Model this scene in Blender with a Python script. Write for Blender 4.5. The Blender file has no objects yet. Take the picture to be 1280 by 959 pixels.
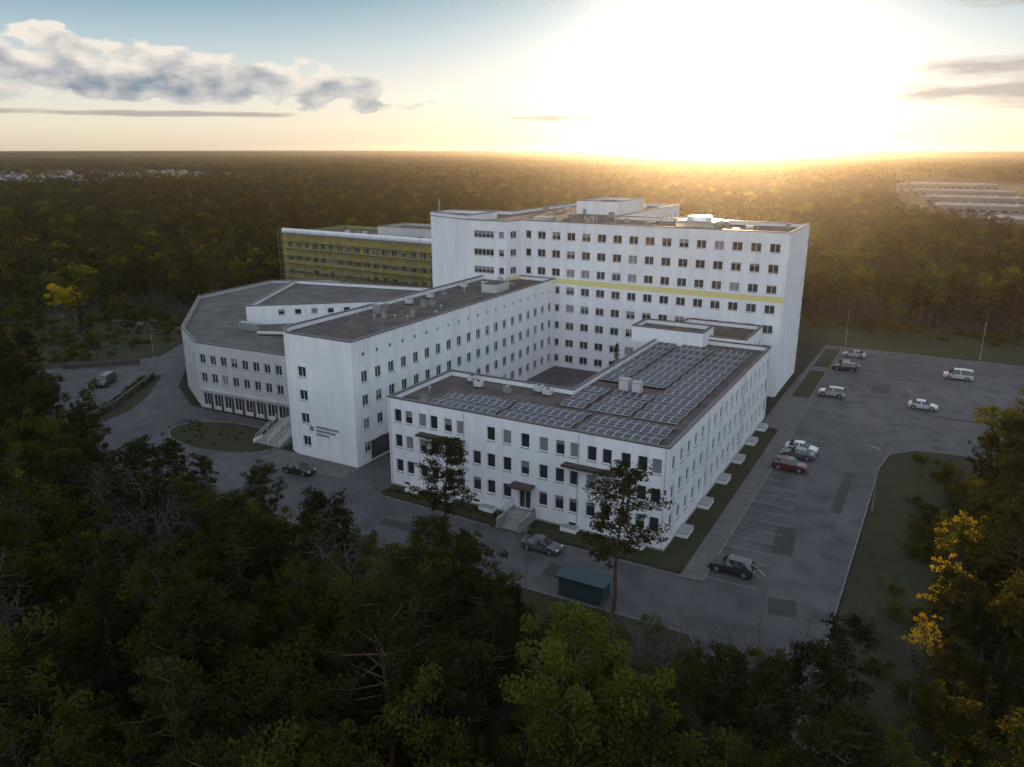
import bpy, math, random
import numpy as np
from mathutils import Vector
R=math.radians
random.seed(7); rng=np.random.default_rng(7)
scn=bpy.context.scene
scn.view_settings.view_transform='Standard'; scn.view_settings.look='None'
scn.view_settings.exposure=0; scn.view_settings.gamma=1
COL=scn.collection
SUN_AZ,SUN_EL=-15.0,3.8
S=Vector((math.sin(R(SUN_AZ))*math.cos(R(SUN_EL)),math.cos(R(SUN_AZ))*math.cos(R(SUN_EL)),math.sin(R(SUN_EL))))

# ------------------------------------------------------------------ materials
def newmat(name):
    m=bpy.data.materials.new(name); m.use_nodes=True
    nt=m.node_tree; return m,nt,nt.nodes['Principled BSDF']
def simple(name,col,rough=.6,metal=0,spec=.5,noise=0,nscale=2,bump=0,bscale=20):
    m,nt,b=newmat(name)
    b.inputs['Base Color'].default_value=(*col,1); b.inputs['Roughness'].default_value=rough
    b.inputs['Metallic'].default_value=metal; b.inputs['Specular IOR Level'].default_value=spec
    if noise>0:
        tc=nt.nodes.new('ShaderNodeTexCoord')
        n=nt.nodes.new('ShaderNodeTexNoise'); n.inputs['Scale'].default_value=nscale; n.inputs['Detail'].default_value=3
        nt.links.new(tc.outputs['Object'],n.inputs['Vector'])
        r=nt.nodes.new('ShaderNodeMapRange'); r.inputs[1].default_value=.3; r.inputs[2].default_value=.7
        nt.links.new(n.outputs['Fac'],r.inputs[0])
        mx=nt.nodes.new('ShaderNodeMix'); mx.data_type='RGBA'
        mx.inputs[6].default_value=(*[c*(1-noise) for c in col],1); mx.inputs[7].default_value=(*[min(1,c*(1+noise)) for c in col],1)
        nt.links.new(r.outputs[0],mx.inputs[0]); nt.links.new(mx.outputs[2],b.inputs['Base Color'])
    return m
def twonoise(name,c1,c2,c3,s1,s2,rough=.9,bump=.5,bs=3,bd=.15,spec=.3,stretch=None,thr=(.4,.7)):
    m,nt,b=newmat(name); L=nt.links.new
    tc=nt.nodes.new('ShaderNodeTexCoord'); V=tc.outputs['Object']
    if stretch:
        mp=nt.nodes.new('ShaderNodeMapping'); mp.inputs['Scale'].default_value=stretch; L(V,mp.inputs[0]); V2=mp.outputs[0]
    else: V2=V
    n1=nt.nodes.new('ShaderNodeTexNoise'); n1.inputs['Scale'].default_value=s1; n1.inputs['Detail'].default_value=5; n1.inputs['Roughness'].default_value=.65
    n2=nt.nodes.new('ShaderNodeTexNoise'); n2.inputs['Scale'].default_value=s2; n2.inputs['Detail'].default_value=3
    L(V,n1.inputs['Vector']); L(V2,n2.inputs['Vector'])
    r1=nt.nodes.new('ShaderNodeMapRange'); r1.inputs[1].default_value=.35; r1.inputs[2].default_value=.65; L(n1.outputs['Fac'],r1.inputs[0])
    r2=nt.nodes.new('ShaderNodeMapRange'); r2.inputs[1].default_value=thr[0]; r2.inputs[2].default_value=thr[1]; L(n2.outputs['Fac'],r2.inputs[0])
    a=nt.nodes.new('ShaderNodeMix'); a.data_type='RGBA'; a.inputs[6].default_value=(*c1,1); a.inputs[7].default_value=(*c2,1); L(r1.outputs[0],a.inputs[0])
    c=nt.nodes.new('ShaderNodeMix'); c.data_type='RGBA'; c.inputs[7].default_value=(*c3,1); L(a.outputs[2],c.inputs[6]); L(r2.outputs[0],c.inputs[0])
    L(c.outputs[2],b.inputs['Base Color']); b.inputs['Roughness'].default_value=rough; b.inputs['Specular IOR Level'].default_value=spec
    if bump>0:
        n3=nt.nodes.new('ShaderNodeTexNoise'); n3.inputs['Scale'].default_value=bs; n3.inputs['Detail'].default_value=3; L(tc.outputs['Object'],n3.inputs['Vector'])
        bp=nt.nodes.new('ShaderNodeBump'); bp.inputs['Strength'].default_value=bump; bp.inputs['Distance'].default_value=bd
        L(n3.outputs['Fac'],bp.inputs['Height']); L(bp.outputs[0],b.inputs['Normal'])
    return m
def foliage(name,ca,cb,trans=.35):
    m=bpy.data.materials.new(name); m.use_nodes=True; nt=m.node_tree; nt.nodes.clear(); L=nt.links.new
    out=nt.nodes.new('ShaderNodeOutputMaterial')
    oi=nt.nodes.new('ShaderNodeObjectInfo'); at=nt.nodes.new('ShaderNodeAttribute'); at.attribute_name='tint'
    m1=nt.nodes.new('ShaderNodeMath'); m1.operation='MULTIPLY'; m1.inputs[1].default_value=.55; L(oi.outputs['Random'],m1.inputs[0])
    m2=nt.nodes.new('ShaderNodeMath'); m2.operation='MULTIPLY_ADD'; m2.inputs[1].default_value=.45; L(at.outputs['Fac'],m2.inputs[0]); L(m1.outputs[0],m2.inputs[2])
    mx=nt.nodes.new('ShaderNodeMix'); mx.data_type='RGBA'; mx.inputs[6].default_value=(*ca,1); mx.inputs[7].default_value=(*cb,1); L(m2.outputs[0],mx.inputs[0])
    d=nt.nodes.new('ShaderNodeBsdfDiffuse'); L(mx.outputs[2],d.inputs[0])
    t=nt.nodes.new('ShaderNodeBsdfTranslucent')
    wm=nt.nodes.new('ShaderNodeMix'); wm.data_type='RGBA'; wm.blend_type='MULTIPLY'; wm.inputs[0].default_value=1; wm.inputs[7].default_value=(2.1,1.6,.6,1); L(mx.outputs[2],wm.inputs[6]); L(wm.outputs[2],t.inputs[0])
    s=nt.nodes.new('ShaderNodeMixShader'); s.inputs[0].default_value=trans; L(d.outputs[0],s.inputs[1]); L(t.outputs[0],s.inputs[2])
    L(s.outputs[0],out.inputs[0]); return m

M={}
M['white']=twonoise('white_plaster',(.77,.77,.77),(.83,.83,.83),(.69,.69,.68),.25,.9,.85,0,stretch=(1,1,.12),thr=(.45,.8))
M['grey']=twonoise('grey_plaster',(.48,.47,.455),(.53,.52,.50),(.42,.41,.39),.25,.9,.85,0,stretch=(1,1,.12),thr=(.45,.8))
M['yellow']=simple('yellow_plaster',(.72,.62,.25),.8)
M['ochre']=simple('ochre_insulation',(.34,.27,.07),.85,noise=.2,nscale=.5)
M['brick']=simple('brown_panel',(.07,.045,.038),.7)
M['glass']=simple('window_glass',(.025,.032,.04),.06,spec=.8)
M['blind']=simple('window_blind',(.22,.22,.22),.35)
M['frame']=simple('window_frame',(.66,.66,.66),.5)
M['unit']=simple('white_sheet',(.5,.5,.5),.5)
M['dframe']=simple('dark_frame',(.06,.06,.065),.5)
M['cap']=simple('metal_coping',(.12,.11,.11),.45,metal=.5)
M['roof']=twonoise('bitumen_roof',(.075,.060,.052),(.12,.098,.084),(.045,.04,.037),.15,.5,.85,0)
M['roof2']=twonoise('grey_roof',(.095,.086,.08),(.14,.13,.12),(.065,.06,.056),.1,.4,.85,0)
M['concrete']=simple('concrete',(.26,.255,.24),.85,noise=.15,nscale=1)
M['metal']=simple('galvanised_metal',(.4,.4,.4),.4,metal=.7)
M['darkmetal']=simple('dark_metal',(.05,.05,.055),.4,metal=.3)
M['shiny']=simple('shiny_sheet_metal',(.7,.68,.62),.22,metal=1)
M['canopy']=simple('canopy_roofing',(.05,.035,.03),.7)
M['asphalt']=twonoise('asphalt',(.056,.056,.060),(.090,.088,.089),(.036,.036,.039),.05,.35,.72,.0,spec=.4,thr=(.45,.75))
M['patch']=twonoise('asphalt_repair',(.034,.034,.036),(.044,.044,.046),(.03,.03,.031),.4,2,.75,.0,spec=.35)
M['pave']=twonoise('paving',(.11,.105,.10),(.14,.135,.13),(.085,.083,.08),.3,1.2,.8,0)
M['paint']=simple('road_paint',(.20,.20,.19),.7,noise=.4,nscale=2)
M['kerb']=simple('kerb_stone',(.16,.155,.15),.85,noise=.25,nscale=1.5)
M['ground']=twonoise('forest_floor',(.018,.020,.009),(.030,.027,.014),(.013,.015,.007),.03,.25,.95,1,1.2,.4)
M['lawn']=twonoise('lawn_grass',(.018,.027,.008),(.035,.042,.013),(.040,.033,.017),.10,.9,.95,1,4,.15)
M['dirt']=twonoise('dirt_path',(.11,.10,.08),(.09,.08,.06),(.05,.05,.03),.4,1.5,.95,0)
M['bark']=simple('pine_bark',(.085,.05,.03),.95,noise=.4,nscale=3)
M['bark2']=simple('grey_bark',(.075,.068,.058),.95,noise=.4,nscale=3)
M['pine']=foliage('pine_needles',(.012,.018,.008),(.046,.048,.017),.28)
M['spruce']=foliage('spruce_needles',(.010,.018,.009),(.028,.038,.015),.2)
M['leaf']=foliage('spring_leaves',(.024,.029,.009),(.095,.090,.020),.40)
M['leaf2']=foliage('fresh_leaves',(.045,.066,.014),(.10,.12,.022),.42)
M['yleaf']=foliage('bright_leaves',(.16,.16,.012),(.34,.28,.02),.5)
M['pv']=simple('solar_cells',(.010,.013,.03),.25,spec=.35)
M['pvf']=simple('aluminium_frame',(.5,.51,.53),.4,metal=.3)
M['tyre']=simple('tyre_rubber',(.02,.02,.02),.8)
M['rim']=simple('wheel_rim',(.4,.4,.42),.3,metal=.8)
M['cglass']=simple('car_glass',(.015,.018,.02),.05,spec=.9)
M['red']=simple('tail_light',(.4,.02,.02),.3)
M['hl']=simple('head_light',(.7,.7,.7),.15)
M['teal']=simple('teal_sheet',(.025,.05,.06),.5)
M['sign']=simple('sign_grey',(.25,.25,.27),.6)
M['wroof']=simple('warehouse_roof',(.15,.165,.19),.9,noise=.3,nscale=.05,spec=.1)
M['wwall']=simple('warehouse_wall',(.16,.16,.16),.8,noise=.2,nscale=.05)
M['tile']=simple('roof_tile',(.09,.055,.045),.8)

# ------------------------------------------------------------------ mesh builder
class MB:
    def __init__(s): s.v=[];s.f=[];s.m=[];s.mats=[]
    def mi(s,k):
        if k not in s.mats: s.mats.append(k)
        return s.mats.index(k)
    def face(s,pts,k):
        b=len(s.v); s.v+=[tuple(p) for p in pts]; s.f.append(tuple(range(b,b+len(pts)))); s.m.append(s.mi(k))
    def box(s,x0,y0,z0,x1,y1,z1,k,top=None):
        p=[(x0,y0,z0),(x1,y0,z0),(x1,y1,z0),(x0,y1,z0),(x0,y0,z1),(x1,y0,z1),(x1,y1,z1),(x0,y1,z1)]
        for i,q in enumerate([(0,3,2,1),(4,5,6,7),(0,1,5,4),(1,2,6,5),(2,3,7,6),(3,0,4,7)]):
            s.face([p[j] for j in q],top if (i==1 and top) else k)
    def obox(s,o,U,N,u0,u1,n0,n1,z0,z1,k):
        P=lambda u,n,z:(o[0]+U[0]*u+N[0]*n,o[1]+U[1]*u+N[1]*n,z)
        p=[P(u0,n0,z0),P(u1,n0,z0),P(u1,n1,z0),P(u0,n1,z0),P(u0,n0,z1),P(u1,n0,z1),P(u1,n1,z1),P(u0,n1,z1)]
        for q in [(0,3,2,1),(4,5,6,7),(0,1,5,4),(1,2,6,5),(2,3,7,6),(3,0,4,7)]: s.face([p[j] for j in q],k)
    def cyl(s,p0,p1,r0,r1,k,n=10,caps=True):
        p0=Vector(p0);p1=Vector(p1);d=(p1-p0).normalized()
        a=d.orthogonal().normalized(); b=d.cross(a)
        A=[p0+(a*math.cos(t)+b*math.sin(t))*r0 for t in [2*math.pi*i/n for i in range(n)]]
        B=[p1+(a*math.cos(t)+b*math.sin(t))*r1 for t in [2*math.pi*i/n for i in range(n)]]
        for i in range(n): s.face([A[i],A[(i+1)%n],B[(i+1)%n],B[i]],k)
        if caps: s.face(A[::-1],k); s.face(B,k)
    def prism(s,poly,z0,z1,k,top=None):
        n=len(poly)
        for i in range(n):
            a,b=poly[i],poly[(i+1)%n]; s.face([(a[0],a[1],z0),(b[0],b[1],z0),(b[0],b[1],z1),(a[0],a[1],z1)],k)
        s.face([(p[0],p[1],z1) for p in poly],top or k)
    def obj(s,name,parent=None,loc=None,rz=0,smooth=False,merge=False):
        me=bpy.data.meshes.new(name); me.from_pydata(s.v,[],s.f)
        for k in s.mats: me.materials.append(M[k])
        me.polygons.foreach_set('material_index',s.m)
        if smooth: me.polygons.foreach_set('use_smooth',[True]*len(s.f))
        me.update()
        o=bpy.data.objects.new(name,me); COL.objects.link(o)
        if merge:
            import bmesh
            bm=bmesh.new(); bm.from_mesh(me); bmesh.ops.remove_doubles(bm,verts=bm.verts,dist=.001); bm.to_mesh(me); bm.free()
        if loc: o.location=loc
        o.rotation_euler[2]=rz
        if parent: o.parent=parent
        return o
def empty(name,loc=(0,0,0),rz=0):
    o=bpy.data.objects.new(name,None); COL.objects.link(o); o.location=loc; o.rotation_euler[2]=rz; o.empty_display_size=.5; return o
def offset(poly,d):
    n=len(poly); out=[]
    for i in range(n):
        a,b,c=[Vector(poly[j%n]) for j in (i-1,i,i+1)]
        e1=(b-a).normalized(); e2=(c-b).normalized()
        n1=Vector((-e1.y,e1.x)); n2=Vector((-e2.y,e2.x))
        bis=(n1+n2); k=d/ max(.2,(1+n1.dot(n2)))
        out.append(tuple(b+bis*k))
    return out
# ------------------------------------------------------------------ facades
def facade(mb,wb,p0,p1,z0,z1,wins,wall,bands=(),depth=.2,frame='frame'):
    p0=Vector(p0);p1=Vector(p1);L=(p1-p0).length;U=(p1-p0)/L;N=Vector((U.y,-U.x))
    P=lambda u,z,n=0:(p0.x+U.x*u+N.x*n,p0.y+U.y*u+N.y*n,z)
    wins=[w for w in wins if w[0]-w[2]/2>.1 and w[0]+w[2]/2<L-.1 and w[1]+w[3]/2<z1]
    zs={round(z0,4),round(z1,4)}
    for w in wins: zs.add(round(w[1]-w[3]/2,4)); zs.add(round(w[1]+w[3]/2,4))
    for (c,d,k) in bands: zs.add(c); zs.add(d)
    zs=sorted(zs)
    for i in range(len(zs)-1):
        a,b=zs[i],zs[i+1]; mid=(a+b)/2
        if b-a<1e-3: continue
        k=wall
        for (c,d,kk) in bands:
            if c<mid<d: k=kk
        cov=sorted((w[0]-w[2]/2,w[0]+w[2]/2) for w in wins if w[1]-w[3]/2<mid<w[1]+w[3]/2)
        u=0
        for (x0,x1) in cov:
            if x0-u>1e-3: mb.face([P(u,a),P(x0,a),P(x0,b),P(u,b)],k)
            u=max(u,x1)
        if L-u>1e-3: mb.face([P(u,a),P(L,a),P(L,b),P(u,b)],k)
    for w in wins:
        uc,zc,ww,hh=w[:4]; kind=w[4] if len(w)>4 else 'w'
        a,b,c,d=uc-ww/2,uc+ww/2,zc-hh/2,zc+hh/2
        e=-depth
        mb.face([P(a,c),P(b,c),P(b,c,e),P(a,c,e)],wall); mb.face([P(a,d,e),P(b,d,e),P(b,d),P(a,d)],wall)
        mb.face([P(a,c),P(a,c,e),P(a,d,e),P(a,d)],wall); mb.face([P(b,c,e),P(b,c),P(b,d),P(b,d,e)],wall)
        q=random.random(); ge=e+.01
        if q<.07: sp=c
        elif q<.32: sp=d-hh*random.choice([.2,.3,.5])
        else: sp=d
        if kind!='w': sp=d
        if sp>c: wb.face([P(a,c,ge),P(b,c,ge),P(b,sp,ge),P(a,sp,ge)],'glass')
        if sp<d: wb.face([P(a,sp,ge),P(b,sp,ge),P(b,d,ge),P(a,d,ge)],'blind')
        t=.07
        f=lambda u0,u1,a0,a1: wb.obox((p0.x,p0.y),U,N,u0,u1,ge+.003,ge+.06,a0,a1,frame)
        f(a,b,c,c+t); f(a,b,d-t,d); f(a,a+t,c+t,d-t); f(b-t,b,c+t,d-t)
        nm=max(1,round(ww/.9))
        if ww>1.0:
            for i in range(1,nm): 
                x=a+ww*i/nm; f(x-t/2,x+t/2,c+t,d-t)
        if kind=='w' and ww>.7: wb.obox((p0.x,p0.y),U,N,a-.04,b+.04,.003,.06,c-.06,c-.003,'cap')
def grid(L,rows,pitch,w,h,m=1.6,skip=()):
    n=max(1,int((L-2*m)/pitch)+1); o=(L-(n-1)*pitch)/2; r=[]
    for z in rows:
        for i in range(n):
            if i in skip: continue
            r.append((o+i*pitch,z,w,h))
    return r
def building(name,poly,h,wins,wall='white',roof='roof',bands={},par=.7,z0=0,cap='cap',parent=None):
    e=parent or empty(name)
    wm=MB(); wb=MB(); n=len(poly)
    for i in range(n):
        a,b=poly[i],poly[(i+1)%n]; L=(Vector(b)-Vector(a)).length
        w=wins(i,L) if wins else []
        facade(wm,wb,a,b,z0,h,w,wall,bands.get(i,()))
    inn=offset(poly,.35)
    for i in range(n):
        a,b=inn[i],inn[(i+1)%n]; wm.face([(b[0],b[1],h-par),(a[0],a[1],h-par),(a[0],a[1],h),(b[0],b[1],h)],wall)
    wm.obj('walls',e)
    if wb.f: wb.obj('windows',e)
    rb=MB(); rb.face([(p[0],p[1],h-par) for p in offset(poly,.3)],roof); rb.obj('roof',e)
    cb=MB(); o1=offset(poly,-.06); o2=offset(poly,.42)
    for i in range(n):
        j=(i+1)%n
        cb.face([(*o1[i],h+.07),(*o1[j],h+.07),(*o2[j],h+.07),(*o2[i],h+.07)],cap)
        cb.face([(*o1[i],h-.08),(*o1[j],h-.08),(*o1[j],h+.07),(*o1[i],h+.07)],cap)
        cb.face([(*o2[j],h-.08),(*o2[i],h-.08),(*o2[i],h+.07),(*o2[j],h+.07)],cap)
        cb.face([(*o1[j],h-.08),(*o1[i],h-.08),(*o2[i],h-.08),(*o2[j],h-.08)],cap)
    cb.obj('coping',e)
    return e
def roof_stuff(parent,x0,y0,x1,y1,z,n,seed):
    r=random.Random(seed); mb=MB()
    for i in range(n):
        x=r.uniform(x0,x1);y=r.uniform(y0,y1);k=r.random()
        if k<.35:
            w=r.uniform(.5,1.1);d=r.uniform(.5,.9);h=r.uniform(.6,1.3)
            mb.box(x,y,z,x+w,y+d,z+h,'concrete'); mb.box(x-.08,y-.08,z+h+.003,x+w+.08,y+d+.08,z+h+.08,'cap')
        elif k<.8:
            h=r.uniform(.5,1.0); mb.cyl((x,y,z),(x,y,z+h),.14,.14,'metal',8); mb.cyl((x,y,z+h+.05),(x,y,z+h+.2),.26,.06,'metal',8)
        else:
            w=r.uniform(.9,1.4);h=r.uniform(.7,1.0)
            for a,b in((0,0),(w-.1,0),(0,.7),(w-.1,.7)): mb.box(x+a,y+b,z,x+a+.1,y+b+.1,z+.2,'darkmetal')
            mb.box(x,y,z+.203,x+w,y+.8,z+h,'unit'); mb.cyl((x+w/2,y+.4,z+h+.003),(x+w/2,y+.4,z+h+.08),.3,.3,'darkmetal',12)
    mb.obj('rooftop_units',parent)

# --- low wing with solar panels
W1=[(-60,75),(-23,75),(-23,125.5),(-41,125.5),(-41,89.5),(-60,89.5)]
rows1=(9.7,6.3,2.9)
def w1(i,L):
    if i==0:
        r=[]
        for z in rows1:
            for k,u in enumerate([1.5,3.2,5.3,7.0,9.1,10.9,13.2,15.2,17.4,19.8,22.2,24.3,26.1,28.2,30.0,32.2,34.1,35.7]):
                if k in (6,) and z>9: continue
                r.append((u,z,1.15,1.75))
        r=[q for q in r if not(q[1]==2.9 and 18<q[0]<21)]
        r.append((19.8,2.35,1.6,2.5,'door'))
        r+=[(u,.55,1.0,.5,'b') for u in (2.5,6,9.5,13,26,29.5,33)]
        return r
    if i==1: return grid(L,rows1,2.75,1.2,1.7)
    return grid(L,rows1,3.0,1.3,1.7)
b1=building('hospital_wing',W1,12.0,w1)
t=MB()
for uc in (8.3,28.3):
    t.box(-60+uc-3.3,73.9,8.05,-60+uc+3.3,74.995,8.17,'canopy'); t.box(-60+uc-3.35,73.85,7.9,-60+uc+3.35,73.897,8.2,'canopy')
t.box(-41.6,73.2,4.2,-38.8,74.995,4.38,'canopy')
t.obj('canopies',b1)
t=MB()
for k in range(7): t.box(-41.4,73.2-.33*k,0,-39.0,73.2-.33*(k-1)-.002 if k else 74.995,1.08-.155*k,'concrete')
t.box(-41.7,70.9,0,-41.45,74.99,1.3,'concrete'); t.box(-38.95,70.9,0,-38.7,74.99,1.3,'concrete')
for x in (-41.57,-38.83):
    for k in range(4): t.cyl((x,71.1+k*1.2,1.3),(x,71.1+k*1.2,2.1),.025,.025,'metal',6)
    t.cyl((x,71,2.1),(x,74.9,2.1),.03,.03,'metal',6)
t.obj('entrance_steps',b1)
t=MB()   # plinth
t.box(-60.05,74.94,0,-42,74.99,.22,'concrete'); t.box(-38.6,74.94,0,-22.94,74.99,.22,'concrete'); t.box(-22.99,74.99,0,-22.94,125.5,.25,'concrete'); t.obj('plinth',b1)
t=MB()   # light wells
for y in (79,87.5,96,104,112,119): 
    t.box(-22.93,y,0,-21.6,y+2.4,.55,'white'); t.box(-22.93,y-.05,.553,-21.55,y+2.45,.62,'metal')
for x in (-57,-52,-46,-35,-27): t.box(x,73.9,0,x+2,74.93,.5,'white',top='concrete')
t.obj('light_wells',b1)
t=MB()  # downpipes
for x in (-59.7,-48.6,-33.4,-23.3): t.cyl((x,74.9,.3),(x,74.9,11.8),.05,.05,'unit',6)
for y in (90,108,124): t.cyl((-22.9,y,.3),(-22.9,y,11.8),.05,.05,'unit',6)
t.obj('downpipes',b1)
building('x',[(-40.5,125.6),(-27,125.6),(-27,137.9),(-40.5,137.9)],12.6,lambda i,L:grid(L,rows1,3,1.3,1.6),parent=b1)
building('x',[(-45,121.5),(-33,121.5),(-33,128),(-45,128)],13.9,None,z0=11.3,parent=b1)
t=MB()
for (x,y,w,d,h) in [(-36.2,93.8,1.3,1.3,1.5),(-34.3,93.6,1.1,1.2,1.4)]:
    t.box(x,y,11.3,x+w,y+d,11.3+h,'unit'); t.box(x-.07,y-.07,11.303+h,x+w+.07,y+d+.07,11.38+h,'metal')
t.obj('ventilation_units',b1); roof_stuff(b1,-58,85.5,-44,88.5,11.3,7,3); roof_stuff(b1,-58,76.5,-55.5,84,11.3,2,3)
# solar panels
t=MB(); 
def panel(x,y,z,w,l,sg):
    tl=.2*sg; z0=z+.18 if sg>0 else z+.18+.2
    z1=z0+tl
    P=[(x,y,z0),(x+w,y,z0),(x+w,y+l,z1),(x,y+l,z1)]
    t.face(P,'pvf'); t.face([(p[0],p[1],p[2]-.05) for p in P][::-1],'pvf')
    for i in range(4):
        a,b=P[i],P[(i+1)%4]; t.face([(a[0],a[1],a[2]-.05),(b[0],b[1],b[2]-.05),b,a],'pvf')
    m=.05; k=tl/l
    for q in (0,1):
        ya=y+m+q*(l/2-m/2+.01); yb=ya+l/2-m-.01
        t.face([(x+m,ya,z0+k*(ya-y)+.006),(x+w-m,ya,z0+k*(ya-y)+.006),(x+w-m,yb,z0+k*(yb-y)+.006),(x+m,yb,z0+k*(yb-y)+.006)],'pv')
def strip(x0,x1,y,sg,w=1.02,l=1.6):
    x=x0
    while x+w<x1: panel(x,y,11.3,w,l,sg); x+=w+.03
for k,y in enumerate((76.2,77.85,79.8,81.45)):
    strip(-54.8 if k<3 else -52,-45.2,y,1 if k%2==0 else -1); strip(-44.8,-34.8,y,1 if k%2==0 else -1); strip(-34.3,-24.2,y,1 if k%2==0 else -1)
y=84.2; k=0
while y<121:
    sg=1 if k%2==0 else -1
    if not(92.3<y<95.6): strip(-40.2,-36.6,y,sg)
    if not(92.3<y<95.2): strip(-36.2,-30.8,y,sg)
    strip(-30.4,-24.2,y,sg)
    y+=1.64 if k%2==0 else 1.95; k+=1
t.obj('solar_panels',b1)

# --- middle wing with rounded corner
R0=4.2; cx,cy=-81.8+R0,77+R0
arc=[(cx+R0*math.cos(a),cy+R0*math.sin(a)) for a in [math.pi+ (math.pi/2)*k/7 for k in range(8)]]
W2=arc+[(-67.3,77),(-67.3,137.9),(-81.8,137.9)]
rows2=(12.5,9.1,5.7,2.3)
def w2(i,L):
    if i==7: return [(1.2,z,1.5,1.5) for z in rows2]
    if i==8: return grid(L,rows2,2.95,1.35,1.6)+grid(L,(15.6,),2.95,.6,.6)
    if i==10: return grid(L,(15,12.5),3.1,1.3,1.6)
    return []
b2=building('hospital_wing',W2,17.8,w2)
roof_stuff(b2,-80,90,-69,132,17.1,22,9)
t=MB(); t.box(-79,96,17.1,-77.5,98,18.6,'metal'); t.box(-74,121,17.1,-71,126,18.6,'grey',top='roof'); t.obj('roof_hatches',b2)
t=MB()
for i,wd in enumerate((4.2,3.6,2.2)):
    x=-74.5; 
    rr=random.Random(i+4)
    while x<-74.5+wd:
        w=rr.uniform(.16,.3); t.box(x,76.95,4.6-i*.55,x+w,76.985,4.93-i*.55,'sign'); x+=w+.07
t.cyl((-75.3,76.985,4.4),(-75.3,76.95,4.4),.42,.42,'sign',14)
t.obj('wall_sign',b2)
t=MB(); t.box(-67.29,80,.3,-67.24,90,3.0,'dframe'); t.obj('side_entrance',b2)

# --- tower
T=[(-75,138),(-24,138),(-24,157),(-62,157),(-62,198),(-88,198),(-88,157),(-97,157),(-97,138.5),(-85.2,134),(-76.3,134)]
rowsT=(26,22.5,19,15.5,12,8.5,5,1.8)
def wt(i,L):
    if i==0: return [(4.5+3.16*k,z,1.75,1.5) for z in rowsT for k in range(15)]+[(1.6,z,1.2,1.5) for z in rowsT]
    if i==9: return [(3.9,z,4.6,1.35) for z in rowsT]+[(7.9,z,1.2,1.35) for z in rowsT]
    if i==10: return [(L/2,z,1.6,1.35) for z in rowsT]
    if i==8: return []
    if i==1: return [(17.2,z,1.0,1.3) for z in rowsT]
    return grid(L,rowsT,3.16,1.6,1.5)
b3=building('hospital_tower',T,28.7,wt,bands={0:((16.77,17.8,'yellow'),),10:((16.77,17.8,'yellow'),)})
building('x',[(-97.02,138.48),(-85.2,133.97),(-85.2,146),(-97.02,146)],29.5,None,z0=27.9,parent=b3)
building('x',[(-76,166),(-66,166),(-66,182),(-76,182)],31.0,None,z0=28.,parent=b3)
t=MB()
t.box(-45,142,28,-38,148,29.6,'shiny'); t.cyl((-41.5,145,29.6),(-41.5,145,30.3),2.4,2.2,'shiny',20)
t.box(-96,140,28,-95.8,140.2,32,'metal'); t.box(-74,141,28,-70,143,29.2,'metal')
for x,y in ((-84,141),(-60,150),(-30,141)): t.cyl((x,y,28),(x,y,31),.05,.03,'metal',6)
t.obj('rooftop_plant',b3); roof_stuff(b3,-74,141,-27,154,28,26,12); roof_stuff(b3,-86,158,-64,195,28,16,13)

# --- left annex
A=[(-108,85),(-82,86.3),(-82,146),(-134,146),(-145,138),(-143,115),(-120,92)]
def wa(i,L):
    if i==0: return [(1.4+2.35*k,z,1.35,1.6) for z in (8.6,5.4) for k in range(11)]+[(1.4+2.35*k,1.6,1.5,2.2,'door') for k in range(11)]
    if i in (5,6): return grid(L,(8.6,5.2),5,1.2,1.5)
    return grid(L,(8.6,5.2,2),3.2,1.5,1.5)
b4=building('hospital_annex',A,11.3,wa,wall='grey',roof='roof2',bands={})
t=MB()
a=Vector((-108,85));b=Vector((-82,86.3));U=(b-a).normalized();N=Vector((U.y,-U.x))
for k in range(10):
    u=1.4+2.35*k+1.17
    t.obox(a,U,N,u-.25,u+.25,.004,.08,.05,2.7,'brick')
t.obox(a,U,N,.3,25.6,.004,.3,3.15,3.4,'grey')
t.obj('ground_floor_piers',b4)
building('x',[(-113,101),(-92,119),(-92,135),(-127,128)],14.2,lambda i,L:grid(L,(12.8,),3.,1.2,1.,m=6) if i==0 else [],z0=10.5,parent=b4,roof='roof2')
roof_stuff(b4,-128,105,-117,125,10.6,10,21); roof_stuff(b4,-108,90,-84,104,10.6,6,22); roof_stuff(b4,-132,134,-100,143,10.6,14,23)
t=MB(); t.box(-112,98,10.6,-107,99,11.9,'metal'); t.cyl((-105,96,11),(-98,99,11),.35,.35,'metal',10); t.obj('roof_ducts',b4)

# --- ochre building under refurbishment
Y=[(-162,160),(-97.2,156),(-97.2,186),(-162,186)]
def wy(i,L): return grid(L,(17,13.5,10,6.5,3),3.1,1.7,1.5)
b5=building('ochre_hospital_block',Y,20,wy,wall='ochre')
t=MB(); a=Vector(Y[0]);b=Vector(Y[1]);L=(b-a).length;U=(b-a).normalized();N=Vector((U.y,-U.x))
for k in range(int(L/2.6)+1):
    for n in (.5,1.5):
        t.obox(a,U,N,k*2.6,k*2.6+.06,n,n+.06,0,20.5,'metal')
for z in range(2,21,2):
    t.obox(a,U,N,0,L,.5,1.5,z,z+.05,'dirt'); t.obox(a,U,N,0,L,1.5,1.55,z+1,z+1.05,'metal')
t.obj('scaffolding',b5)
t=MB(); 
for k in range(12):
    q=a+U*(k*L/12)-N*.6; w=a+U*((k+1)*L/12-.2)-N*.6
    t.cyl((q.x,q.y,20.6),(w.x,w.y,20.6),.75,.7,'frame',10)
t.obj('white_tarpaulin',b5); roof_stuff(b5,-155,165,-100,182,19.3,20,31)
building('x',[(-135,168),(-112,168),(-112,180),(-135,180)],22.4,None,z0=19,parent=b5,wall='grey')

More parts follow.
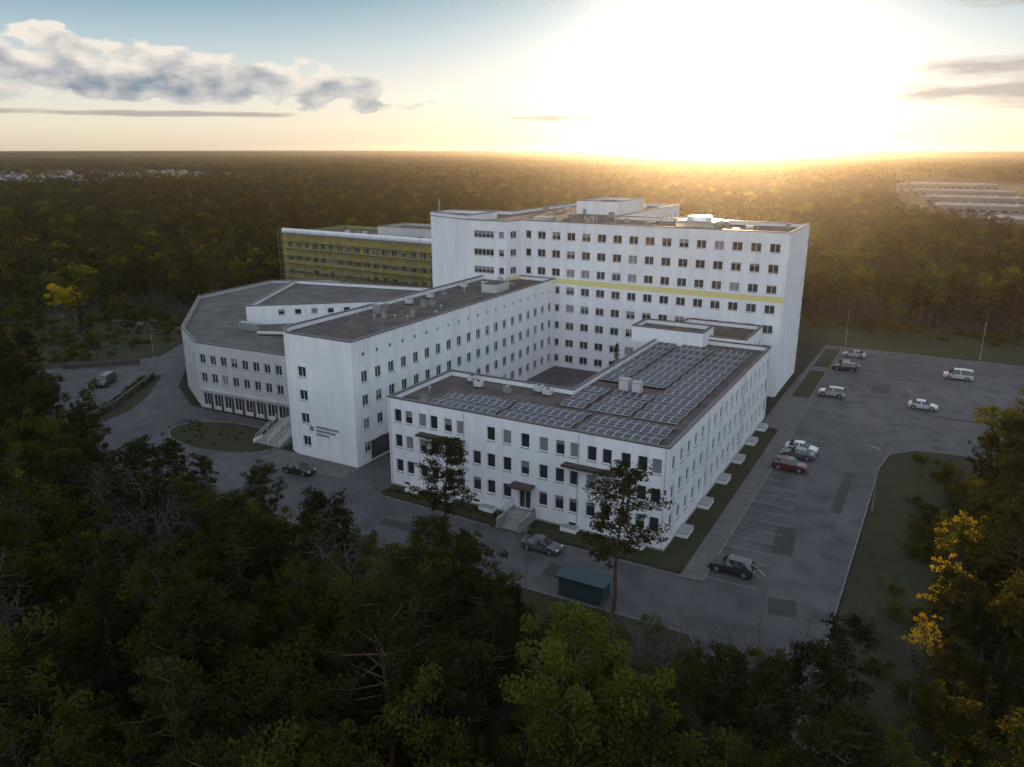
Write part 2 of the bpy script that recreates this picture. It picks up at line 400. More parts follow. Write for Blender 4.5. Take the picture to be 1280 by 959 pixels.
# ------------------------------------------------------------------ ground, roads
def sheet(name,polys,z,k):
    t=MB()
    for p in polys: t.face([(x,y,z) for x,y in p],k)
    return t.obj(name)
t=MB(); t.face([(-25000,-25000,0),(25000,-25000,0),(25000,25000,0),(-25000,25000,0)],'ground'); t.obj('ground')
road=[(-16,61.5),(-13,57),(-8,55.5),(-5,60),(-4.8,112),(-4,118),(-1,121.5),(4,122.5),(70,122.5),(70,183),(-22,183),(-22.9,140),(-22.9,126),(-19.9,121),(-19.9,71),(-42.5,70.8),(-59,71.5),(-60.2,90),(-41.2,90),(-41.2,138),(-67.2,138),(-67.2,77),(-82,77),(-82,85),(-110,84.5),(-121.5,91),(-145,114),(-149,128),(-153,128),(-148.5,113),(-143.5,104),(-155,86),(-175,70),(-173,66),(-152,78),(-144,80),(-139,74),(-122,66),(-100,60),(-60,60.5)]
sheet('asphalt_road',[road],.008,'asphalt')
pr=random.Random(5); pp=[]
for (x,y,w,d,a) in ((-12,84,2.2,7,.1),(-8,101,1.2,14,0),(-50,66,9,1.6,.03),(-75,65,3,4,.2),(8,140,14,1.3,0),(-8,152,3,5,.1),(30,160,20,1.2,.02),(-100,68,8,1.5,-.3),(-30,65.5,5,2.6,0),(-9.5,70,2.6,3,.2),(-104,78,2,3,0),(-132,92,4,2,-.8)):
    c,s_=math.cos(a),math.sin(a); pp.append([(x+c*u-s_*v,y+s_*u+c*v) for u,v in ((-w/2,-d/2),(w/2,-d/2),(w/2,d/2),(-w/2,d/2))])
sheet('asphalt_repairs',pp,.013,'patch')
lawns=[[(-22.9,72.3),(-20,72.3),(-20,119.5),(-22.9,121.5)],[(-59.5,72),(-42.3,72),(-42.3,75),(-59.5,75)],[(-38,71.8),(-20,71.8),(-20,72.3),(-22.9,72.3),(-22.9,75),(-38,75)],
 [(-21.5,140),(-18.5,140),(-18.5,160),(-21.5,160)],[(-21.5,163),(-18.5,163),(-18.5,180),(-21.5,180)],
 [(-60,183.3),(90,183.3),(90,214),(-60,214)],[(-205,60),(-178,68),(-150,90),(-146,104),(-152,118),(-155,134),(-205,134)],
 [(-4.6,58),(3,58),(3,110),(8,119),(70,119),(70,122.2),(4,122.2),(-.8,121.2),(-3.7,117.8),(-4.5,112)],
 [(-100,52),(-9,50),(-8,55.2),(-13.2,56.8),(-16.2,61.2),(-60,60.2),(-100,59.7)],
 [(-115,68.5),(-121,73),(-125,80),(-133,92),(-131,95),(-121,84),(-116.5,77)]]
g=[]
for k in range(28):
    a=2*math.pi*k/28; g.append((-93+10.3*math.cos(a)-1.2*math.sin(a),76.6+5.4*math.sin(a)+.8*math.cos(a)))
lawns.append(g)
sheet('lawn',lawns,.018,'lawn')
sheet('paving',[[(-19.9,70.9),(-17.6,70.9),(-17.6,121),(-19.9,121)],[(-22.8,121.8),(-20,121),(-17.6,121),(-17.6,139.8),(-22.8,139.8)],[(-82,76.9),(-82,73),(-67,73),(-67,76.9)],[(-42.2,71),(-38.2,71),(-38.2,73),(-42.2,73)]],.024,'pave')
sheet('dirt_path',[[(-11,56.5),(-8.2,55.5),(-5,52),(-2.5,50),(1,46),(4,40),(5.6,41),(3,47.5),(-1,51.5),(-4,54),(-6.2,57.5)],[(-205,118),(-180,122),(-160,124),(-153,122),(-153,124),(-160,126),(-180,124.2),(-205,120.3)]],.022,'dirt')
t=MB()
y=72
while y<119: t.face([(-17.4,y,.028),(-12.4,y,.028),(-12.4,y+.11,.028),(-17.4,y+.11,.028)],'paint'); y+=2.6
y=140.5
while y<181: t.face([(-17.4,y,.028),(-12.9,y,.028),(-12.9,y+.11,.028),(-17.4,y+.11,.028)],'paint'); y+=2.6
t.obj('road_markings')
def kerb(path,w=.15,h=.12,closed=False):
    n=len(path)
    for i in range(n if closed else n-1):
        a=Vector(path[i]);b=Vector(path[(i+1)%n]);L=(b-a).length;U=(b-a)/L;N=Vector((U.y,-U.x))
        kb.obox(a,U,N,0,L-.003,-w/2,w/2,0,h,'kerb')
kb=MB()
kerb([(-17.5,121),(-17.5,71),(-19.9,70.8),(-38,70.8)]); kerb([(-42.4,70.8),(-59.4,71.4)]); kerb([(-5,60),(-4.7,112),(-3.9,118),(-.9,121.4),(4,122.4),(70,122.4)])
kerb([(70,183.1),(-22,183.1)]); kerb([(-13,57),(-16,61.4),(-60,60.4),(-100,59.9),(-122,65.9)]); kerb(g,closed=True)
kerb([(-21.6,139.9),(-18.4,139.9),(-18.4,160.1),(-21.6,160.1)],closed=True); kerb([(-21.6,162.9),(-18.4,162.9),(-18.4,180.1),(-21.6,180.1)],closed=True)
kb.obj('kerb')
t=MB()
for pts in ([(-118,70),(-121,78),(-131,93)],[(-142,98),(-152,88)]):
    for i in range(len(pts)-1):
        a=Vector(pts[i]);b=Vector(pts[i+1]);L=(b-a).length;U=(b-a)/L;N=Vector((U.y,-U.x)); t.obox(a,U,N,0,L-.003,-.2,.2,0,1.0,'bark2')
t.obj('retaining_wall')
e=empty('entrance_stairs'); t=MB()
for k in range(14): t.box(-87,77.2+.36*k,0,-82.3,84.9 if k==13 else 77.2+.36*(k+1)-.002,.15+.15*k,'concrete')
t.obj('steps',e); t=MB()
for x in (-87.1,-84.6,-82.2):
    for k in range(5): z=.2+.52*k; yy=77.3+1.25*k; t.cyl((x,yy,z-.2),(x,yy,z+1),.035,.035,'frame',6)
    for dz in (.5,.95): t.cyl((x,77.3,.2+dz),(x,82.3,2.28+dz),.035,.035,'frame',6)
t.box(-87.35,77,0,-87.15,84.9,.6,'white')
t.obj('handrails',e)
t=MB(); t.box(-29.2,61.6,.05,-24.6,61.7,2.1,'teal'); t.box(-29.2,61.7,.05,-29.1,63.6,2.1,'teal'); t.box(-24.7,61.7,.05,-24.6,63.6,2.1,'teal')
t.box(-29.5,61.3,2.103,-24.3,64.0,2.25,'teal'); 
for x in (-28.4,-27,-25.9): t.box(x,62,.05,x+.8,62.9,1.2,'darkmetal')
t.obj('bin_shelter')

# ------------------------------------------------------------------ street lamps
def lamp(x,y,h,ang):
    t=MB(); t.cyl((0,0,0),(0,0,.9),.11,.1,'metal',10); t.cyl((0,0,.9),(0,0,h),.075,.045,'metal',8)
    t.cyl((0,0,h),(1.1,0,h+.18),.04,.035,'metal',6)
    t.box(.95,-.14,h+.12,1.65,.14,h+.22,'darkmetal'); t.box(1.05,-.1,h+.09,1.55,.1,h+.117,'hl')
    t.obj('street_lamp',loc=(x,y,0),rz=ang)
for a in ((-2.3,123.9,8,2.6),(-9.8,60.5,8.2,2.5),(-32.6,61.2,7.8,1.57),(-4.2,97,8,3.1),(-18,184.2,8,-1.57),(8,185,8,-1.57),(32,184.5,8,-1.57),(-140,100,7,0)): lamp(*a)

# ------------------------------------------------------------------ cars
def car(name,x,y,h,col,kind='sedan'):
    key='paint_%s'%'_'.join('%02d'%int(c*99) for c in col)
    if key not in M:
        M[key]=simple('car_'+key,col,.28,metal=.25,spec=.6); M[key].node_tree.nodes['Principled BSDF'].inputs['Coat Weight'].default_value=.6
    if kind=='sedan': st=[(-2.25,.62,.66,.6,.72),(-2.15,.86,.93,.68,.80),(-1.7,.92,1.02,.70,.85),(-1.05,.93,1.41,.58,.87),(-.32,.93,1.47,.60,.88),(-.24,.93,1.47,.60,.88),(.35,.92,1.44,.59,.88),(1.1,.90,.98,.68,.87),(1.9,.76,.84,.66,.82),(2.18,.6,.68,.55,.72),(2.27,.45,.5,.5,.66)]; gl=(2,7)
    elif kind=='suv': st=[(-2.25,.7,.76,.7,.78),(-2.2,1.02,1.10,.72,.86),(-1.95,1.05,1.62,.60,.89),(-1.1,1.05,1.70,.62,.91),(-.32,1.04,1.72,.63,.91),(-.24,1.04,1.72,.63,.91),(.45,1.03,1.68,.61,.91),(1.1,1.0,1.10,.74,.9),(2.0,.9,.98,.7,.85),(2.25,.7,.78,.6,.78),(2.3,.5,.55,.55,.7)]; gl=(1,7)
    else: st=[(-2.55,.8,.85,.8,.86),(-2.5,1.1,1.15,.82,.94),(-2.35,1.12,1.9,.74,.95),(-1.1,1.12,1.98,.76,.96),(-.32,1.12,1.98,.76,.96),(-.24,1.12,1.98,.76,.96),(.9,1.1,1.92,.72,.95),(1.7,1.08,1.16,.74,.93),(2.3,.95,1.0,.7,.88),(2.5,.75,.8,.6,.8),(2.55,.5,.55,.55,.74)]; gl=(1,7)
    e=empty(name,(x,y,.012),h); t=MB(); zb=.26
    def sec(s):
        X,b,tp,tw,w=s; m=.5*(zb+b)+.06
        m=min(m,b-.05)
        return [(X,-w*.93,zb),(X,-w*1.02,m),(X,-w,b),(X,-tw,tp),(X,tw,tp),(X,w,b),(X,w*1.02,m),(X,w*.93,zb)]
    for i in range(len(st)-1):
        A_,B_=sec(st[i]),sec(st[i+1])
        for j in range(7):
            k=key
            if gl[0]<=i<gl[1] and j in (2,4) and i!=4: k='cglass'
            if j==3 and (i==gl[0] or i==gl[1]-1): k='cglass'
            t.face([A_[j],B_[j],B_[j+1],A_[j+1]][::-1],k)
        t.face([A_[0],A_[7],B_[7],B_[0]],'darkmetal')
    t.face(sec(st[0]),key); t.face(sec(st[-1])[::-1],key)
    o=t.obj('body',e,merge=True,smooth=False); bv=o.modifiers.new('b','BEVEL'); bv.width=.035; bv.segments=2; bv.limit_method='ANGLE'; bv.angle_limit=R(18)
    t=MB(); r=.34 if kind!='suv' else .37; wx=st[-1][0]*.6; wd=st[4][4]
    for xx in (-wx,wx):
        for s in (-1,1):
            t.cyl((xx,s*(wd-.2),r),(xx,s*(wd+.04),r),r,r,'tyre',18); t.cyl((xx,s*(wd+.041),r),(xx,s*(wd+.055),r),r*.62,r*.55,'rim',10)
            t.cyl((xx,s*(wd-.03),r+.04),(xx,s*(wd+.035),r+.04),r*1.18,r*1.18,'darkmetal',18)
    t.obj('wheels',e); t=MB(); xr,xf=st[0][0],st[-1][0]; bz=st[1][1]
    for s in (-1,1):
        a,b=sorted((s*.45,s*.74)); t.box(xr+.02,a,bz-.18,xr+.14,b,bz-.02,'red'); t.box(xf-.2,a,.6,xf-.02,b,.73,'hl')
        a,b=sorted((s*wd,s*(wd+.18))); t.box(.75,a,.95,.93,b,1.1,'darkmetal')
    t.box(xr-.03,-.26,.5,xr-.005,.26,.62,'frame'); t.box(xf+.003,-.55,.34,xf+.03,.55,.46,'darkmetal')
    t.obj('lights_and_trim',e)
    return e
sil=(.42,.43,.45);wht=(.65,.65,.65);drk=(.03,.032,.036);gry=(.12,.13,.14)
car('parked_car',-15.2,175.2,math.pi,sil); car('parked_car',-15.3,165.6,0,drk); car('parked_car',-15.5,162.9,math.pi,drk,'suv')
car('parked_car',-15.3,143.8,math.pi,sil,'suv'); car('parked_van',4.2,167,math.pi,(.6,.58,.5),'van'); car('parked_car',-.8,143.7,0,wht)
car('parked_car',-15.2,113.2,0,wht); car('parked_car',-15.2,110.5,math.pi,gry); car('parked_car',-15.4,105.4,0,(.14,.025,.018),'suv')
car('parked_car',-15.4,74.3,math.pi,drk,'suv'); car('parked_car',-34.8,68.9,.02,gry); car('parked_car',-73.2,71.8,.1,drk)
car('parked_minibus',-134.5,85.5,-1.0,drk,'van')

# ------------------------------------------------------------------ trees
class TB:
    def __init__(s,seed): s.r=np.random.default_rng(seed); s.V=[];s.F=[];s.Mi=[];s.T=[];s.n=0
    def tube(s,p0,p1,r0,r1,n=5):
        p0=np.array(p0,float);p1=np.array(p1,float);d=p1-p0;d/=np.linalg.norm(d)+1e-9
        a=np.cross(d,[0,0,1.]) if abs(d[2])<.9 else np.cross(d,[1.,0,0]); a/=np.linalg.norm(a); b=np.cross(d,a)
        th=np.arange(n)*2*np.pi/n; c=np.outer(np.cos(th),a)+np.outer(np.sin(th),b)
        s.V.append(p0+c*r0); s.V.append(p1+c*r1); b0=s.n
        for i in range(n): j=(i+1)%n; s.F.append((b0+i,b0+j,b0+n+j,b0+n+i)); s.Mi.append(0)
        s.T.append(np.full(2*n,.5)); s.n+=2*n
    def clump(s,c,rad,cnt,size,asp=.6,squash=.7):
        r=s.r; o=r.normal(size=(cnt,3)); o/=np.linalg.norm(o,axis=1)[:,None]; o*=(r.random(cnt)**.45)[:,None]*rad; o[:,2]*=squash
        P=np.array(c)+o
        u=r.normal(size=(cnt,3)); u/=np.linalg.norm(u,axis=1)[:,None]
        w=r.normal(size=(cnt,3)); v=np.cross(u,w); v/=np.linalg.norm(v,axis=1)[:,None]
        sz=size*(.6+.8*r.random(cnt))[:,None]*.5; u=u*sz; v=v*sz*asp
        Q=np.stack([P-u-v*.4,P+u*.1-v,P+u+v*.3,P-u*.2+v],1).reshape(-1,3)
        s.V.append(Q); b0=s.n
        s.F+= [(b0+4*i,b0+4*i+1,b0+4*i+2,b0+4*i+3) for i in range(cnt)]; s.Mi+=[1]*cnt
        s.T.append(np.repeat(np.clip(r.random()*.6+.4*r.random(cnt),0,1),4)); s.n+=4*cnt
    def mesh(s,name,mats):
        me=bpy.data.meshes.new(name); me.from_pydata(np.concatenate(s.V).tolist(),[],s.F)
        for k in mats: me.materials.append(M[k])
        me.polygons.foreach_set('material_index',s.Mi)
        at=me.attributes.new('tint','FLOAT','POINT'); at.data.foreach_set('value',np.concatenate(s.T).astype(np.float32)); me.update(); return me
def trunk(t,h,r,bend,n=6,top=.97):
    pts=[np.array([0,0,-.2])]
    dx=t.r.normal(size=2)*bend
    for i in range(1,n+1):
        f=i/n; pts.append(np.array([dx[0]*f*f+t.r.normal()*.05,dx[1]*f*f+t.r.normal()*.05,h*top*f]))
    for i in range(n): t.tube(pts[i],pts[i+1],r*(1-.85*i/n),r*(1-.85*(i+1)/n),7)
    return lambda f: np.array([np.interp(f*h,[p[2] for p in pts],[p[k] for p in pts]) for k in (0,1)]+[f*h])
def pine(seed,h=13,leaf=.32,dens=48,start=.42,nb=38,LOD=False):
    t=TB(seed); P=trunk(t,h,.2,.5)
    for i in range(nb):
        f=start+(0.98-start)*((i+t.r.random()*.8)/nb); q=(f-start)/(1-start)
        L=2.7*(math.sin(math.pi*min(1,.22+.75*q))**.8)*(.55+.7*t.r.random())*h/13
        a=i*2.4+t.r.normal()*.5; p0=P(f); up=.05+.35*q
        d=np.array([math.cos(a),math.sin(a),up]); p1=p0+d*L*.6; p2=p0+d*L+np.array([0,0,L*.12])
        if not LOD or i%3==0:
            t.tube(p0,p1,.06,.04,4); t.tube(p1,p2,.04,.015,4)
        for k,(c,rr) in enumerate([(p2,.62),(p1+(p2-p1)*.35+t.r.normal(size=3)*.25,.6),(p1+t.r.normal(size=3)*.35,.45)]):
            if LOD and k==2: continue
            t.clump(c,rr*(.8+.5*t.r.random())*(h/13)**.5,int(dens*(1 if k<2 else .6)),leaf,.35,.55)
    t.clump(P(.99),.6,dens,leaf,.35,.8); return t
def spruce(seed,h=12,leaf=.30,dens=28,nb=60,LOD=False):
    t=TB(seed); P=trunk(t,h,.17,.15)
    for i in range(nb):
        f=.1+.88*((i+t.r.random()*.6)/nb); L=(1.02-f)*2.7*(.75+.5*t.r.random()); a=i*2.4+t.r.normal()*.4
        p0=P(f); d=np.array([math.cos(a),math.sin(a),-.22]); p2=p0+d*L
        if not LOD: t.tube(p0,p2,.035,.01,3)
        for q in (.45,.75,1.) if not LOD else (.6,1.): t.clump(p0+d*L*q,.2+.22*L*.8,int(dens*(.5+.25*L)),leaf,.35,.4)
    t.clump(P(.98),.25,dens//2,leaf,.35,1.5); return t
def decid(seed,h=11,leaf=.24,dens=80,spread=3.0,nl=10,LOD=False,bare=False,sub=7):
    t=TB(seed); P=trunk(t,h,.18,.6,top=.8)
    for i in range(nl):
        f=.25+.5*(i/nl)+.05*t.r.random(); a=i*2.4+t.r.normal()*.4; p0=P(f)
        L=spread*(1.1-.5*(f-.25))*(.7+.5*t.r.random()); rise=L*(.6+.9*t.r.random())
        p1=p0+np.array([math.cos(a)*L*.55,math.sin(a)*L*.55,rise*.6]); p2=p0+np.array([math.cos(a)*L,math.sin(a)*L,rise*1.1])
        t.tube(p0,p1,.08,.05,4); t.tube(p1,p2,.05,.02,4)
        for k in range(sub):
            q=t.r.random(); b=p1+(p2-p1)*q; e=b+t.r.normal(size=3)*np.array([.85,.85,.75])*(.6 if LOD else 1)*spread/3
            if not LOD: t.tube(b,e,.022,.008,3)
            if bare:
                for _ in range(5):
                    g=e+t.r.normal(size=3)*.7; t.tube(e,g,.012,.005,3); t.tube(g,g+t.r.normal(size=3)*.5,.007,.003,3)
            else: t.clump(e,(.55+.4*t.r.random())*spread/3*(1.3 if LOD else 1),dens,leaf,.75,.75)
    for k in range(7):
        e=P(.8)+t.r.normal(size=3)*np.array([.9,.9,.9])*spread/3+np.array([0,0,.8])
        t.tube(P(.78),e,.04,.012,3)
        if not bare: t.clump(e,.85*spread/3,dens,leaf,.75,.85)
    return t
tm={}
tm['pine']=[pine(s,h=h_).mesh('pine',['bark','pine']) for s,h_ in ((1,13),(2,14),(3,12))]
tm['spruce']=[spruce(s).mesh('spruce',['bark','spruce']) for s in (5,6)]
tm['decid']=[decid(s,spread=sp,dens=d).mesh('decid',['bark2',k]) for s,sp,d,k in ((8,3.0,80,'leaf'),(9,2.6,72,'leaf'),(10,3.4,88,'leaf'),(11,2.8,76,'leaf2'))]
tm['yel']=[decid(14,h=9,spread=2.8,dens=70).mesh('yel',['bark2','yleaf'])]
tm['round']=[decid(19,h=9.5,spread=3.9,dens=170,nl=13,sub=9).mesh('round',['bark2','leaf2'])]
tm['bright']=[decid(15,h=9,spread=2.2,dens=24,leaf=.22,sub=5).mesh('bri',['bark2','yleaf'])]
tm['bare']=[decid(16,h=10,spread=2.6,bare=True).mesh('bare',['bark2','leaf'])]
nm={'pine':'pine_tree','spruce':'spruce_tree','decid':'deciduous_tree','yel':'yellow_leaf_tree','bright':'birch_tree','bare':'bare_tree','round':'deciduous_tree'}
def tree(kind,x,y,s=1,v=None,sz=None):
    me=random.choice(tm[kind]) if v is None else tm[kind][v]
    o=bpy.data.objects.new(nm[kind],me); COL.objects.link(o); o.location=(x,y,0); o.rotation_euler=(random.uniform(-.04,.04),random.uniform(-.04,.04),random.uniform(0,6.28)); o.scale=(s,s,sz or s); return o
def inpoly(x,y,p):
    c=False;n=len(p)
    for i in range(n):
        x1,y1=p[i];x2,y2=p[i-1]
        if (y1>y)!=(y2>y) and x<(x2-x1)*(y-y1)/(y2-y1)+x1: c=not c
    return c
CLEAR=[(-175,64),(-150,76),(-140,74),(-122,66),(-108,60.5),(-92,55),(-70,52),(-40,51),(-12,50),(-9,55),(-4,55),(1,52),(3,58),(4,112),(10,117.5),(120,117.5),(120,212),(-20,212),(-60,206),(-168,196),(-168,140),(-195,128),(-200,112),(-190,80)]
IND=[(-40,560),(20,410),(110,350),(420,520),(330,1300),(-110,1300),(-60,800)]
TOWN=[(-1300,440),(-760,440),(-820,820),(-1300,900)]
tree('pine',-43.5,63.0,1.15,0,1.0); tree('pine',-23,60.3,1.2,1,1.1)
tree('yel',-190,114,1.3,0,1.0)
tree('round',-16.5,38.5,1.0,0)
tree('spruce',-50,128,.75,0)
for a in ((4.5,83,.8),(8,70,.75),(4.2,74,.7),(10,92,.8),(2.5,66,.5),(12,80,1)): tree('bright',a[0],a[1],a[2])
for a in ((-9,51,.8),(-14,51.5,.75),(-5.5,54,.7),(-11.5,54,.6),(-17,47,.85),(-62,40,1.0),(2,60,.6),(-3.6,60,.55),(-2.5,64,.6)): tree('bare',a[0],a[1],a[2])
for a in ((-14,53,.42),(-17.5,55,.4),(-32,56,.38),(-47,54,.5),(-55,55.5,.45),(-76,56,.5),(-66,55,.5),(-86,57,.5),(-8,48,.7)): tree('decid',a[0],a[1],a[2])
for a in (('pine',-60,53.5,.8),('pine',-35,52.5,.75),('spruce',-82,55,.75),('pine',-96,57.5,.8),('pine',-70,54,.7),('spruce',-104,61,.7)): tree(a[0],a[1],a[2],a[3])
n=0
x=-150
while x<75:
    y=12
    while y<120:
        px=x+random.uniform(-1.7,1.7); py=y+random.uniform(-1.7,1.7); y+=4.1
        d=math.hypot(px,py); 
        fw=-.4879*px+.8729*py; rt=.8729*px+.4879*py
        if d<24 or fw<12 or abs(rt)>fw*.74+10: continue
        if inpoly(px,py,CLEAR): continue
        if random.random()<.08: continue
        if abs(px+16.5)<5 and abs(py-37.5)<5: continue
        edge=1.0
        if py>46 and px<0 and px>-95: edge=.82
        if px>0 and px<9: edge=.62
        if -35<px<0 and py>40: edge=min(edge,.82)
        q=random.random(); s=random.uniform(.76,1.18)*edge
        right=px>0
        if right: k='pine' if q<.55 else 'decid' if q<.87 else 'bright'
        else: k='pine' if q<.44 else 'spruce' if q<.54 else 'decid' if q<.94 else 'bare'
        if k=='bright': s*=.7
        tree(k,px,py,s*(.92 if k=='decid' else 1)); n+=1
    x+=4.1
for a in (('pine',-160,70,.8),('decid',-166,82,.8),('pine',-172,96,.9),('spruce',-168,104,.8),('decid',-158,132,.8),('pine',-163,128,.9),('decid',-148,76,.7),('decid',-172,114,.8),('pine',-178,110,.9),
    ('pine',-158,108,.7),('decid',-182,98,.8),('pine',-188,104,.9),('decid',-165,117,.6),('spruce',-184,120,.8),('decid',-160,142,.7),('pine',-152,140,.8),('decid',-153,96,.5),('decid',-128,79,.3),('decid',-122,74,.35),('pine',-30,188,.7),('decid',-10,204,.8),('pine',14,206,.9),('decid',30,202,.7)): tree(a[0],a[1],a[2],a[3])
print('near trees',n)

def lodobj(name,t,mats,x,y):
    o=bpy.data.objects.new(name,t.mesh(name,mats)); COL.objects.link(o); o.location=(x,y,0); return o
L1=[lodobj('pine_tree',pine(31,13,.5,18,LOD=True),['bark','pine'],-66,216),lodobj('pine_tree',pine(32,14.5,.55,16,start=.35,LOD=True),['bark','pine'],-52,217),
    lodobj('pine_tree',pine(35,12,.55,17,start=.3,LOD=True),['bark','pine'],-58,221),
    lodobj('spruce_tree',spruce(33,12,.5,8,40,LOD=True),['bark','spruce'],-40,218),lodobj('deciduous_tree',decid(34,10.5,.48,20,3.0,8,LOD=True),['bark2','leaf'],-30,217),
    lodobj('birch_tree',decid(36,11.5,.48,18,2.4,8,LOD=True),['bark2','leaf2'],-24,219)]
def patch(seed):
    t=TB(seed)
    for i in range(70):
        x,y=t.r.uniform(-24,24,2); h=t.r.uniform(7,17); w=t.r.uniform(1.4,2.7)
        for k in range(5): t.clump((x+t.r.normal()*.7,y+t.r.normal()*.7,h*(.5+.12*k)),w*(1.1-.13*k),9,1.5,.7,.8)
    return t
P1=[lodobj('tree_clump',patch(41),['bark','pine'],-300,900),lodobj('tree_clump',patch(42),['bark2','leaf'],-260,960),lodobj('tree_clump',patch(43),['bark','pine'],-380,960)]
def scatter(name,pts,rz,sc,ti,tmpl):
    me=bpy.data.meshes.new(name); me.from_pydata(pts,[],[])
    a=me.attributes.new('rot','FLOAT_VECTOR','POINT'); a.data.foreach_set('vector',np.array([(0,0,r) for r in rz],np.float32).ravel())
    a=me.attributes.new('sca','FLOAT_VECTOR','POINT'); a.data.foreach_set('vector',np.array(sc,np.float32).ravel())
    a=me.attributes.new('ti','INT','POINT'); a.data.foreach_set('value',np.array(ti,np.int32))
    o=bpy.data.objects.new(name,me); COL.objects.link(o)
    ng=bpy.data.node_groups.new(name,'GeometryNodeTree'); ng.interface.new_socket('Geometry',in_out='INPUT',socket_type='NodeSocketGeometry'); ng.interface.new_socket('Geometry',in_out='OUTPUT',socket_type='NodeSocketGeometry')
    N=ng.nodes.new; L=ng.links.new
    gi=N('NodeGroupInput'); go=N('NodeGroupOutput'); ip=N('GeometryNodeInstanceOnPoints'); jg=N('GeometryNodeJoinGeometry')
    for q in tmpl:
        oi=N('GeometryNodeObjectInfo'); oi.transform_space='ORIGINAL'; oi.inputs['Object'].default_value=q; oi.inputs['As Instance'].default_value=True; L(oi.outputs['Geometry'],jg.inputs[0])
    def na(nme,ty):
        q=N('GeometryNodeInputNamedAttribute'); q.data_type=ty; q.inputs['Name'].default_value=nme; return q.outputs['Attribute']
    L(gi.outputs[0],ip.inputs['Points']); L(jg.outputs[0],ip.inputs['Instance']); ip.inputs['Pick Instance'].default_value=True
    L(na('ti','INT'),ip.inputs['Instance Index']); L(na('rot','FLOAT_VECTOR'),ip.inputs['Rotation']); L(na('sca','FLOAT_VECTOR'),ip.inputs['Scale'])
    L(ip.outputs[0],go.inputs[0]); m=o.modifiers.new('scatter','NODES'); m.node_group=ng; return o
def wedge(r0,r1,sp,jit,half=42):
    out=[]; r=r0
    while r<r1:
        nn=int(R(2*half)*r/sp)
        for i in range(nn):
            a=R(-29.2-half)+R(2*half)*(i+random.random()*.9)/nn; rr=r+random.uniform(-jit,jit); out.append((rr*math.sin(a),rr*math.cos(a)))
        r+=sp
    return out
pts=[];rz=[];sc=[];ti=[]
for (x,y) in wedge(128,860,5.6,2.6):
    if inpoly(x,y,CLEAR) or inpoly(x,y,IND): continue
    if inpoly(x,y,TOWN) and random.random()<.5: continue
    if y<118 and x>-150: continue
    if math.hypot(x,y)>180 and random.random()<.07: continue
    s=random.uniform(.58,1.18)*.94
    if y<240 and x>-70: s=random.uniform(.9,1.15)
    pts.append((x,y,0));rz.append(random.uniform(0,6.28));sc.append((s*1.12,s*1.12,s));ti.append(random.choice([0,1,2,3,4,5,0,1,2,5,4]))
scatter('distant_forest',pts,rz,sc,ti,L1); print('mid',len(pts))
pts=[];rz=[];sc=[];ti=[]
for (r0,r1,sp,k) in ((860,2600,42,1.05),(2580,5000,72,1.8),(5000,9500,130,3.2)):
    for (x,y) in wedge(r0,r1,sp,sp*.3,40):
        if inpoly(x,y,IND): continue
        if inpoly(x,y,TOWN) and random.random()<.8: continue
        s=random.uniform(.9,1.15); pts.append((x,y,0));rz.append(random.uniform(0,6.28));sc.append((k*s,k*s,random.uniform(.8,1.1)));ti.append(random.choice([0,1,2,0,2]))
scatter('distant_forest',pts,rz,sc,ti,P1); print('far',len(pts))
bt=TB(77)
for k in range(9): bt.clump(bt.r.normal(size=3)*np.array([.5,.5,.2])+np.array([0,0,.6]),.5,40,.2,.7,.8)
bt.tube((0,0,0),(0,0,.6),.03,.02,4)
bush=lodobj('bush',bt,['bark2','leaf'],-30,56)
pts=[];rz=[];sc=[];ti=[]
def bsh(x,y,s): pts.append((x,y,0));rz.append(random.uniform(0,6.28));sc.append((s,s,s*random.uniform(.6,1)));ti.append(0)
for i in range(5200):
    x=random.uniform(-125,60);y=random.uniform(22,122)
    onb = (y<60-(abs(x+50)*.02) and y>46 and -100<x<-14 and random.random()<.85*(1-(y-46)/18)) or (-3.5<x<4 and 58<y<118 and random.random()<.7*((x+3.5)/6)**1.5) or not inpoly(x,y,CLEAR)
    if not onb or (-13<x<4 and 44<y<58 and random.random()<.7): continue
    bsh(x,y,random.uniform(.35,1.5))
for i in range(14): bsh(-58.5+i*1.15+random.uniform(-.3,.3),73.2+random.uniform(-.4,.3),random.uniform(.3,.5))
for i in range(30): bsh(-97+random.gauss(0,5),76+random.gauss(0,2),random.uniform(.2,.35))
for i in range(60): 
    f=random.random(); bsh(-119-13*f+random.uniform(-.6,1.6),72+21*f+random.uniform(-.5,.5),random.uniform(.4,.8))
for i in range(240): bsh(random.uniform(-200,-153),random.uniform(88,134),random.uniform(.3,1.4))
for i in range(160): bsh(random.uniform(-55,80),random.uniform(200,214),random.uniform(.5,1.6))
scatter('undergrowth',pts,rz,sc,ti,[bush])

